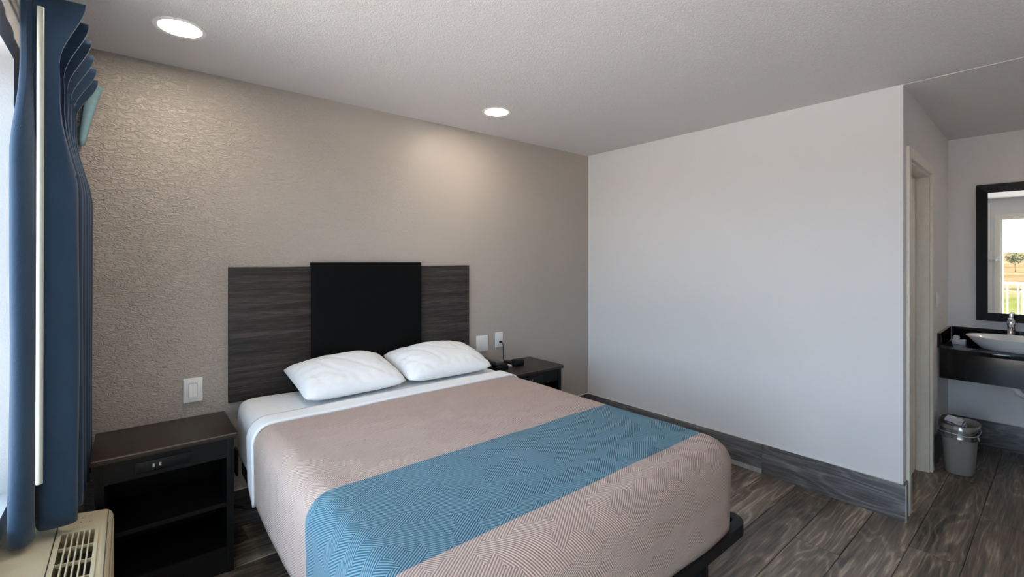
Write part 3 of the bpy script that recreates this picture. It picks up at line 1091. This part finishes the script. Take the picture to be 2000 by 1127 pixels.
# rounded far corner
bmesh.ops.remove_doubles(bm, verts=list(bm.verts), dist=0.0003)
obj('cover', bm, 'cream_plastic', ac)
boxo('duct', (xg0 + 0.0005, xg1 - 0.0005, gy0 + 0.001, gy1 - 0.001, 0.30, 0.40), 'duct_black', ac)
gr = boxo('grille_frame', (-0.0008, 0.0008, gy0, gy1, 0, 0.001), 'cream_plastic', ac)
bpy.data.objects.remove(gr)
bm = bmesh.new()
for a, b, c, d in ((xg0 - 0.006, xg0 + 0.004, gy0 - 0.006, gy1 + 0.006), (xg1 - 0.004, xg1 + 0.006, gy0 - 0.006, gy1 + 0.006)):
    za, zb = actop(a) + 0.0003, actop(b) + 0.0003
    prism(bm, [(a, za), (b, zb), (b, zb + 0.004), (a, za + 0.004)], c, d)
for c, d in ((gy0 - 0.006, gy0 + 0.003), (gy1 - 0.003, gy1 + 0.006)):
    a, b = xg0 + 0.004, xg1 - 0.004
    za, zb = actop(a) + 0.0003, actop(b) + 0.0003
    prism(bm, [(a, za), (b, zb), (b, zb + 0.004), (a, za + 0.004)], c, d)
grf = obj('grille_frame', bm, 'cream_plastic', ac)
for k in range(1, 6):
    x = xg0 + 0.004 + (xg1 - xg0 - 0.008) * k / 6
    z = actop(x)
    bm = bmesh.new()
    prism(bm, [(x - 0.0028, z - 0.035), (x + 0.0005, z - 0.035), (x + 0.0028, z + 0.002), (x - 0.0012, z + 0.002)], gy0 + 0.003, gy1 - 0.003)
    obj('slat', bm, 'cream_plastic', grf)
for k in range(1, 6):
    y = gy1 - 0.105 * k
    bm = bmesh.new()
    a, b = xg0 + 0.004, xg1 - 0.004
    prism(bm, [(a, actop(a) - 0.012), (b, actop(b) - 0.012), (b, actop(b) - 0.001), (a, actop(a) - 0.001)], y - 0.0018, y + 0.0018)
    obj('crossbar', bm, 'cream_plastic', grf)


def ac_mark(name, x, y, w, d, mat, par=ac, rnd=False):
    bm = bmesh.new()
    z0 = actop(x)
    if rnd:
        lathe(bm, [(1, z0 + 0.0002), (1, z0 + 0.0014)], 16, x, y, w, d, close_first=True, close_last=True)
        for v in bm.verts:
            v.co.z += actop(v.co.x) - actop(x)
    else:
        prism(bm, [(x - w, actop(x - w) + 0.0002), (x + w, actop(x + w) + 0.0002), (x + w, actop(x + w) + 0.0012), (x - w, actop(x - w) + 0.0012)], y - d, y + d)
    return obj(name, bm, mat, par)


ac_mark('badge', -0.158, 2.402, 0.006, 0.004, 'mark_grey', rnd=True)
ac_mark('sensor_dot', -0.137, 2.376, 0.0022, 0.0022, 'mark_grey', rnd=True)
for dx in (-0.118, -0.1125):
    ac_mark('indicator', dx, 2.385, 0.0009, 0.006, 'cream_plastic_dark')
for k in range(6):
    ac_mark('button', -0.146 + 0.0075 * k, 2.336 + (0.002 if k % 2 else 0), 0.0016 if k in (1, 4) else 0.001, 0.0022, 'mark_grey' if k in (1, 4) else 'cream_plastic_dark', rnd=True)
for k in range(6):
    ac_mark('button', -0.152 + 0.0065 * k, 2.293, 0.0016 if k == 1 else 0.001, 0.0022, 'mark_grey' if k == 1 else 'cream_plastic_dark', rnd=True)
# groove lines and front louvre texture
bm = bmesh.new()
prism(bm, [(-0.2012, 0.45), (-0.1985, 0.45), (-0.1985, actop(-0.2) - 0.006), (-0.2012, actop(-0.2) - 0.006)], AY0 + 0.002, AY1 - 0.002)
obj('seam', bm, 'duct_black', ac)
bm = bmesh.new()
prism(bm, [(-0.0645, actop(-0.0645) + 0.003), (-0.0625, actop(-0.0625) + 0.0005), (-0.0625, actop(-0.0625) - 0.003), (-0.0645, actop(-0.0645) - 0.003)], AY0 + 0.01, AY1 - 0.02)
obj('front_seam', bm, 'mark_grey', ac)
for k in range(30):
    z = 0.43 - k * 0.011
    boxo('louvre', (-0.0498, -0.0478, AY0 + 0.02, AY1 - 0.004, z - 0.006, z), 'cream_plastic', ac)
boxo('base', (XL + 0.02, -0.075, AY0 + 0.02, AY1 - 0.02, 0.0, 0.0795), 'cream_plastic_dark', ac)

# ------------------------------------------------------------------ vanity
VX0, VY1, VY0, VZ = 4.572, 0.606, -0.60, 0.815
va = thing('vanity_counter', (4.87, 0.0, 0.597), 'glossy black wall-hung vanity counter with low splash edges', 'vanity')
boxo('top', (VX0 - 0.006, XV - 0.0005, VY0, VY1 - 0.001, VZ - 0.03, VZ), 'granite_black', va, bev=0.002)
boxo('apron', (VX0, VX0 + 0.02, VY0, VY1 - 0.001, 0.597, VZ - 0.0305), 'apron_black', va)
boxo('backsplash', (XV - 0.02, XV - 0.0005, VY0, VY1 - 0.0005, VZ + 0.0005, 0.922), 'granite_black', va, bev=0.001)
bm = bmesh.new()
xbox(bm, VX0 - 0.004, XV - 0.0205, YP - 0.0205, YP - 0.0008, VZ + 0.0005, 0.922, bev=0.001)
skew(bm)
obj('side_splash', bm, 'granite_black', va)
sk = thing('vessel_sink', (4.83, 0.225, VZ), 'white oval vessel sink standing on the black vanity', 'sink')
bm = bmesh.new()
S = [(0.0, 0.0008), (0.70, 0.0008), (0.74, 0.006), (0.88, 0.05), (0.985, 0.083), (1.0, 0.088), (0.992, 0.092), (0.955, 0.092), (0.93, 0.086), (0.80, 0.045), (0.55, 0.024), (0.0, 0.018)]
lathe(bm, [(max(r, 0.001), VZ + z) for r, z in S], 56, 4.815, 0.205, 0.195, 0.285, close_first=True, close_last=True)
obj('bowl', bm, 'porcelain', sk, smooth='auto')
bm = bmesh.new()
lathe(bm, [(0.02, VZ + 0.0185), (0.022, VZ + 0.021), (0.012, VZ + 0.022)], 20, 4.815, 0.205, close_first=True, close_last=True)
obj('drain', bm, 'chrome', sk, smooth='auto')
fa = thing('faucet', (5.07, 0.274, VZ), 'chrome lever faucet behind the white sink', 'faucet')
bm = bmesh.new()
lathe(bm, [(0.03, VZ + 0.0005), (0.028, VZ + 0.012), (0.023, VZ + 0.03), (0.022, VZ + 0.15), (0.026, VZ + 0.165), (0.026, VZ + 0.185), (0.018, VZ + 0.20)], 24, 5.07, 0.274, close_last=True)
obj('body', bm, 'chrome', fa, smooth='auto')
bm = bmesh.new()
tube(bm, [(5.06, 0.274, VZ + 0.125), (5.01, 0.274, VZ + 0.135), (4.97, 0.274, VZ + 0.125), (4.955, 0.274, VZ + 0.10)], [0.018, 0.017, 0.015, 0.013], 14)
obj('spout', bm, 'chrome', fa, smooth='auto')
bm = bmesh.new()
xbox(bm, 5.02, 5.095, 0.258, 0.290, VZ + 0.2005, VZ + 0.214, bev=0.005)
xbox(bm, 5.085, 5.105, 0.262, 0.286, VZ + 0.206, VZ + 0.245, bev=0.006)
obj('lever', bm, 'chrome', fa, smooth='auto')
pt = thing('drain_trap', (4.83, 0.2, 0.5), 'pale plastic drain trap hanging under the vanity', 'pipe')
bm = bmesh.new()
tube(bm, [(4.80, 0.235, 0.70), (4.80, 0.235, 0.56), (4.80, 0.225, 0.522), (4.82, 0.205, 0.508), (4.85, 0.185, 0.522), (4.87, 0.175, 0.57), (4.90, 0.175, 0.625), (5.164, 0.175, 0.63)], 0.021, 14)
obj('pipe', bm, 'white_plastic', pt, smooth=True)
bm = bmesh.new()
lathe(bm, [(0.027, 0.60), (0.028, 0.605), (0.028, 0.625), (0.027, 0.63)], 18, 4.80, 0.235, close_first=True, close_last=True)
obj('slip_nut', bm, 'white_plastic', pt, smooth='auto')
# folded towel
tw = thing('folded_towel', (4.89, 0.535, VZ), 'small white towel folded on the vanity beside the sink', 'towel')
bm = bmesh.new()
for k in range(3):
    xbox(bm, 4.86, 4.94, 0.497, 0.572, VZ + 0.0005 + 0.011 * k, VZ + 0.011 + 0.011 * k, bev=0.004)
obj('flat_fold', bm, 'towel', tw, smooth='auto')
bm = bmesh.new()
tube(bm, [(4.862, 0.552, VZ + 0.044), (4.90, 0.553, VZ + 0.047), (4.938, 0.552, VZ + 0.044)], [0.017, 0.020, 0.017], 14)
obj('roll', bm, 'towel', tw, smooth='auto')

# mirror
mi = thing('wall_mirror', (XV, 0.05, 0.985), 'tall mirror in a wide black frame above the vanity', 'mirror')
MY1, MY0, MZ0, MZ1, MF = 0.466, -0.36, 0.985, 2.045, 0.064


def frame_bar(p, q, r, s):
    """mitred bar: outer edge p-q, inner edge r-s (y,z), bevelled profile"""
    bm = bmesh.new()
    x_out, x_in = XV - 0.026, XV - 0.014
    A = [Vector((x_out, *p)), Vector((x_out, *q)), Vector((x_in, *s)), Vector((x_in, *r))]
    B = [Vector((XV - 0.0005, *c)) for c in (p, q, s, r)]
    va_ = [bm.verts.new(v) for v in A]
    vb_ = [bm.verts.new(v) for v in B]
    bm.faces.new(va_)
    bm.faces.new(list(reversed(vb_)))
    for i in range(4):
        bm.faces.new((va_[i], vb_[i], vb_[(i + 1) % 4], va_[(i + 1) % 4]))
    obj('frame_bar', bm, 'mirror_frame_wood', mi)


o4 = [(MY1, MZ0), (MY1, MZ1), (MY0, MZ1), (MY0, MZ0)]
i4 = [(MY1 - MF, MZ0 + MF), (MY1 - MF, MZ1 - MF), (MY0 + MF, MZ1 - MF), (MY0 + MF, MZ0 + MF)]
for k in range(4):
    frame_bar(o4[k], o4[(k + 1) % 4], i4[k], i4[(k + 1) % 4])
boxo('glass', (XV - 0.0125, XV - 0.008, MY0 + MF - 0.005, MY1 - MF + 0.005, MZ0 + MF - 0.005, MZ1 - MF + 0.005), 'mirror_glass', mi)

# light switch on the bathroom-door wall
t = thing('light_switch', (4.55, YP + 0.02, 1.17), 'white light switch on the wall between the bathroom door and the mirror', 'light switch')
boxo('plate', (4.515, 4.585, YP - 0.007, YP - 0.0003, 1.11, 1.225), 'white_plastic', t, bev=0.002, xf=skew)
boxo('rocker', (4.533, 4.567, YP - 0.011, YP - 0.0072, 1.135, 1.20), 'white_plastic', t, bev=0.001, xf=skew)

# wastebasket
wb_ = thing('wastebasket', (4.40, 0.485, 0), 'taupe plastic wastebasket with a clear liner beside the bathroom door', 'wastebasket')
CX, CY = 4.43, 0.482
bm = bmesh.new()
prof = [(0.74, 0.001), (0.765, 0.006), (0.95, 0.305), (1.0, 0.31), (1.0, 0.335), (0.97, 0.336), (0.93, 0.30), (0.73, 0.012)]
lathe(bm, prof, 48, CX, CY, 0.142, 0.098, power=2.9, close_first=True, close_last=True)
obj('bin', bm, 'bin_plastic', wb_, smooth='auto')
bm = bmesh.new()
lathe(bm, [(0.93, 0.24), (0.955, 0.33), (1.0, 0.343), (1.035, 0.338), (1.04, 0.30), (1.025, 0.265), (1.035, 0.25)], 64, CX, CY, 0.142, 0.098, power=2.9, close_first=False)
for v in bm.verts:
    n_ = noise.noise(v.co * 38)
    d = Vector((v.co.x - CX, v.co.y - CY, 0)).normalized()
    if v.co.z > 0.245 and (v.co - Vector((CX, CY, v.co.z))).length > 0.099:
        v.co += d * (0.004 * n_ + 0.003) * (1.0)
        v.co.z += 0.006 * noise.noise(v.co * 22 + Vector((3, 1, 2)))
obj('liner', bm, 'clear_film', wb_, smooth=True, label='clear crinkled plastic bag')
bm = bmesh.new()
pts = []
for k in range(49):
    tt = 2 * math.pi * k / 48
    c, s = math.cos(tt), math.sin(tt)
    q = (abs(c) ** 2.9 + abs(s) ** 2.9) ** (-1 / 2.9)
    pts.append((CX + 1.045 * 0.142 * c * q, CY + 1.05 * 0.098 * s * q, 0.283 + 0.004 * math.sin(3 * tt)))
tube(bm, pts, 0.0022, 6, caps=False)
obj('liner_band', bm, 'white_plastic', wb_, smooth=True)
bm = bmesh.new()
tube(bm, [(CX - 0.10, CY - 0.0985, 0.282), (CX - 0.085, CY - 0.102, 0.262), (CX - 0.068, CY - 0.100, 0.255), (CX - 0.08, CY - 0.102, 0.27), (CX - 0.06, CY - 0.101, 0.246)], 0.003, 6)
obj('liner_knot', bm, 'white_plastic', wb_, smooth=True)
lt = thing('plastic_wrapper', (CX + 0.02, CY + 0.02, 0.30), 'crumpled blue and white plastic wrapper lying in the wastebasket', 'wrapper')
for k, (mt, dz) in enumerate((('crumpled_paper', 0.0), ('blue_print', 0.008), ('crumpled_paper', 0.017), ('blue_print', 0.026), ('crumpled_paper', 0.034))):
    bm = bmesh.new()
    nx, ny = 12, 8
    g = []
    for j in range(ny + 1):
        r_ = []
        for i in range(nx + 1):
            x = CX - 0.070 + 0.155 * i / nx
            y = CY - 0.03 + 0.085 * j / ny + 0.004 * k
            z = 0.296 + dz + 0.010 * noise.noise(Vector((x * 30, y * 30, k))) + 0.02 * j / ny
            r_.append(bm.verts.new((x, y, z)))
        g.append(r_)
    for j in range(ny):
        for i in range(nx):
            bm.faces.new((g[j][i], g[j][i + 1], g[j + 1][i + 1], g[j + 1][i]))
    r0 = bmesh.ops.extrude_face_region(bm, geom=list(bm.faces))
    bmesh.ops.translate(bm, verts=[v for v in r0['geom'] if isinstance(v, bmesh.types.BMVert)], vec=(0, 0, 0.003))
    obj('fold', bm, mt, lt)

# ------------------------------------------------------------------ outside (seen in the mirror, except the added bounce ground)
bm = bmesh.new()
xbox(bm, XL - 1.55, XL - 0.2, -6, 7, -0.25, -0.02)
struct(obj('walkway', bm, 'concrete'))
ra = thing('balcony_railing', (XL - 1.45, 0.4, -0.02), 'white metal balcony railing outside the entrance, seen in the mirror', 'railing')
rx = XL - 1.45
boxo('top_rail', (rx - 0.02, rx + 0.02, -3.0, 4.0, 1.03, 1.07), 'rail_white', ra)
boxo('bottom_rail', (rx - 0.015, rx + 0.015, -3.0, 4.0, 0.08, 0.11), 'rail_white', ra)
bal = None
for k in range(54):
    y = -2.94 + k * 0.13
    if bal is None:
        bal = boxo('baluster', (rx - 0.009, rx + 0.009, -0.009, 0.009, 0.11, 1.03), 'rail_white', ra)
        inv = bal.matrix_parent_inverse.copy()
        o = bal
    else:
        o = bal.copy()
        COL.objects.link(o)
    o.location.y = y
for y in (-3.0, -1.25, 0.5, 2.25, 4.0):
    boxo('post', (rx - 0.022, rx + 0.022, y - 0.022, y + 0.022, -0.02, 1.03), 'rail_white', ra)


def terrain(name, mat, x0, x1, y0, y1, nx, ny, fn):
    bm = bmesh.new()
    g = []
    for j in range(ny + 1):
        r_ = []
        for i in range(nx + 1):
            x = x0 + (x1 - x0) * i / nx
            y = y0 + (y1 - y0) * j / ny
            r_.append(bm.verts.new((x, y, fn(x, y))))
        g.append(r_)
    for j in range(ny):
        for i in range(nx):
            bm.faces.new((g[j][i], g[j][i + 1], g[j + 1][i + 1], g[j + 1][i]))
    return struct(obj(name, bm, mat, None, smooth=True))


def ground_z(x, y):
    d = max(0.0, -x - 40)
    return -3.2 + 0.035 * d + 1.2 * noise.noise(Vector((x * 0.02, y * 0.02, 0))) * min(1, d / 60)


terrain('dry_field', 'dry_field', -260, -34, -170, 170, 44, 44, lambda x, y: ground_z(x, y))
terrain('lawn', 'green_grass', -62, -33.9, -90, 90, 20, 20, lambda x, y: ground_z(x, y) + 0.02)
terrain('bounce_ground', 'concrete', -34, 12, -60, 60, 4, 4, lambda x, y: -3.24)  # unseen pale ground, put in to bounce sunlight up to the ceiling


def tree(x, y, h, label, seed):
    z0 = ground_z(x, y) - 0.1
    t = thing('tree', (x, y, z0), label, 'tree', 'trees on the far field')
    bm = bmesh.new()
    tube(bm, [(x, y, z0), (x + 0.1, y, z0 + h * 0.3), (x, y + 0.1, z0 + h * 0.55)], [h * 0.035, h * 0.026, h * 0.016], 8)
    obj('trunk', bm, 'bark', t, smooth=True)
    bm = bmesh.new()
    rng = random.Random(seed)
    for k in range(420):
        a, b, c = rng.uniform(0, 6.283), rng.uniform(-1, 1), rng.random() ** 0.4
        q = math.sqrt(1 - b * b)
        p = Vector((x + q * math.cos(a) * c * h * 0.34, y + q * math.sin(a) * c * h * 0.34, z0 + h * 0.68 + b * c * h * 0.30))
        s = h * rng.uniform(0.02, 0.05)
        u = Vector((rng.uniform(-1, 1), rng.uniform(-1, 1), rng.uniform(-1, 1))).normalized()
        w = u.orthogonal().normalized()
        bm.faces.new([bm.verts.new(p + u * s), bm.verts.new(p + w * s * 0.6), bm.verts.new(p - u * s), bm.verts.new(p - w * s * 0.6)])
    obj('foliage', bm, 'leaf', t)


tree(-70.0, 0.0, 6.0, 'leafy tree standing nearest on the dry field, seen in the mirror', 1)
for k, (x, y, h) in enumerate(((-120, 6.5, 4.0), (-125, 9.5, 3.4), (-118, 4.3, 3.0), (-130, 12.5, 4.4))):
    tree(x, y, h, ('small distant tree, right of the group on the dry field seen in the mirror', 'small distant tree in the row on the dry field, seen in the mirror',
                   'lowest distant tree on the dry field, seen in the mirror', 'tallest of the distant trees on the dry field, seen in the mirror')[k], 10 + k)
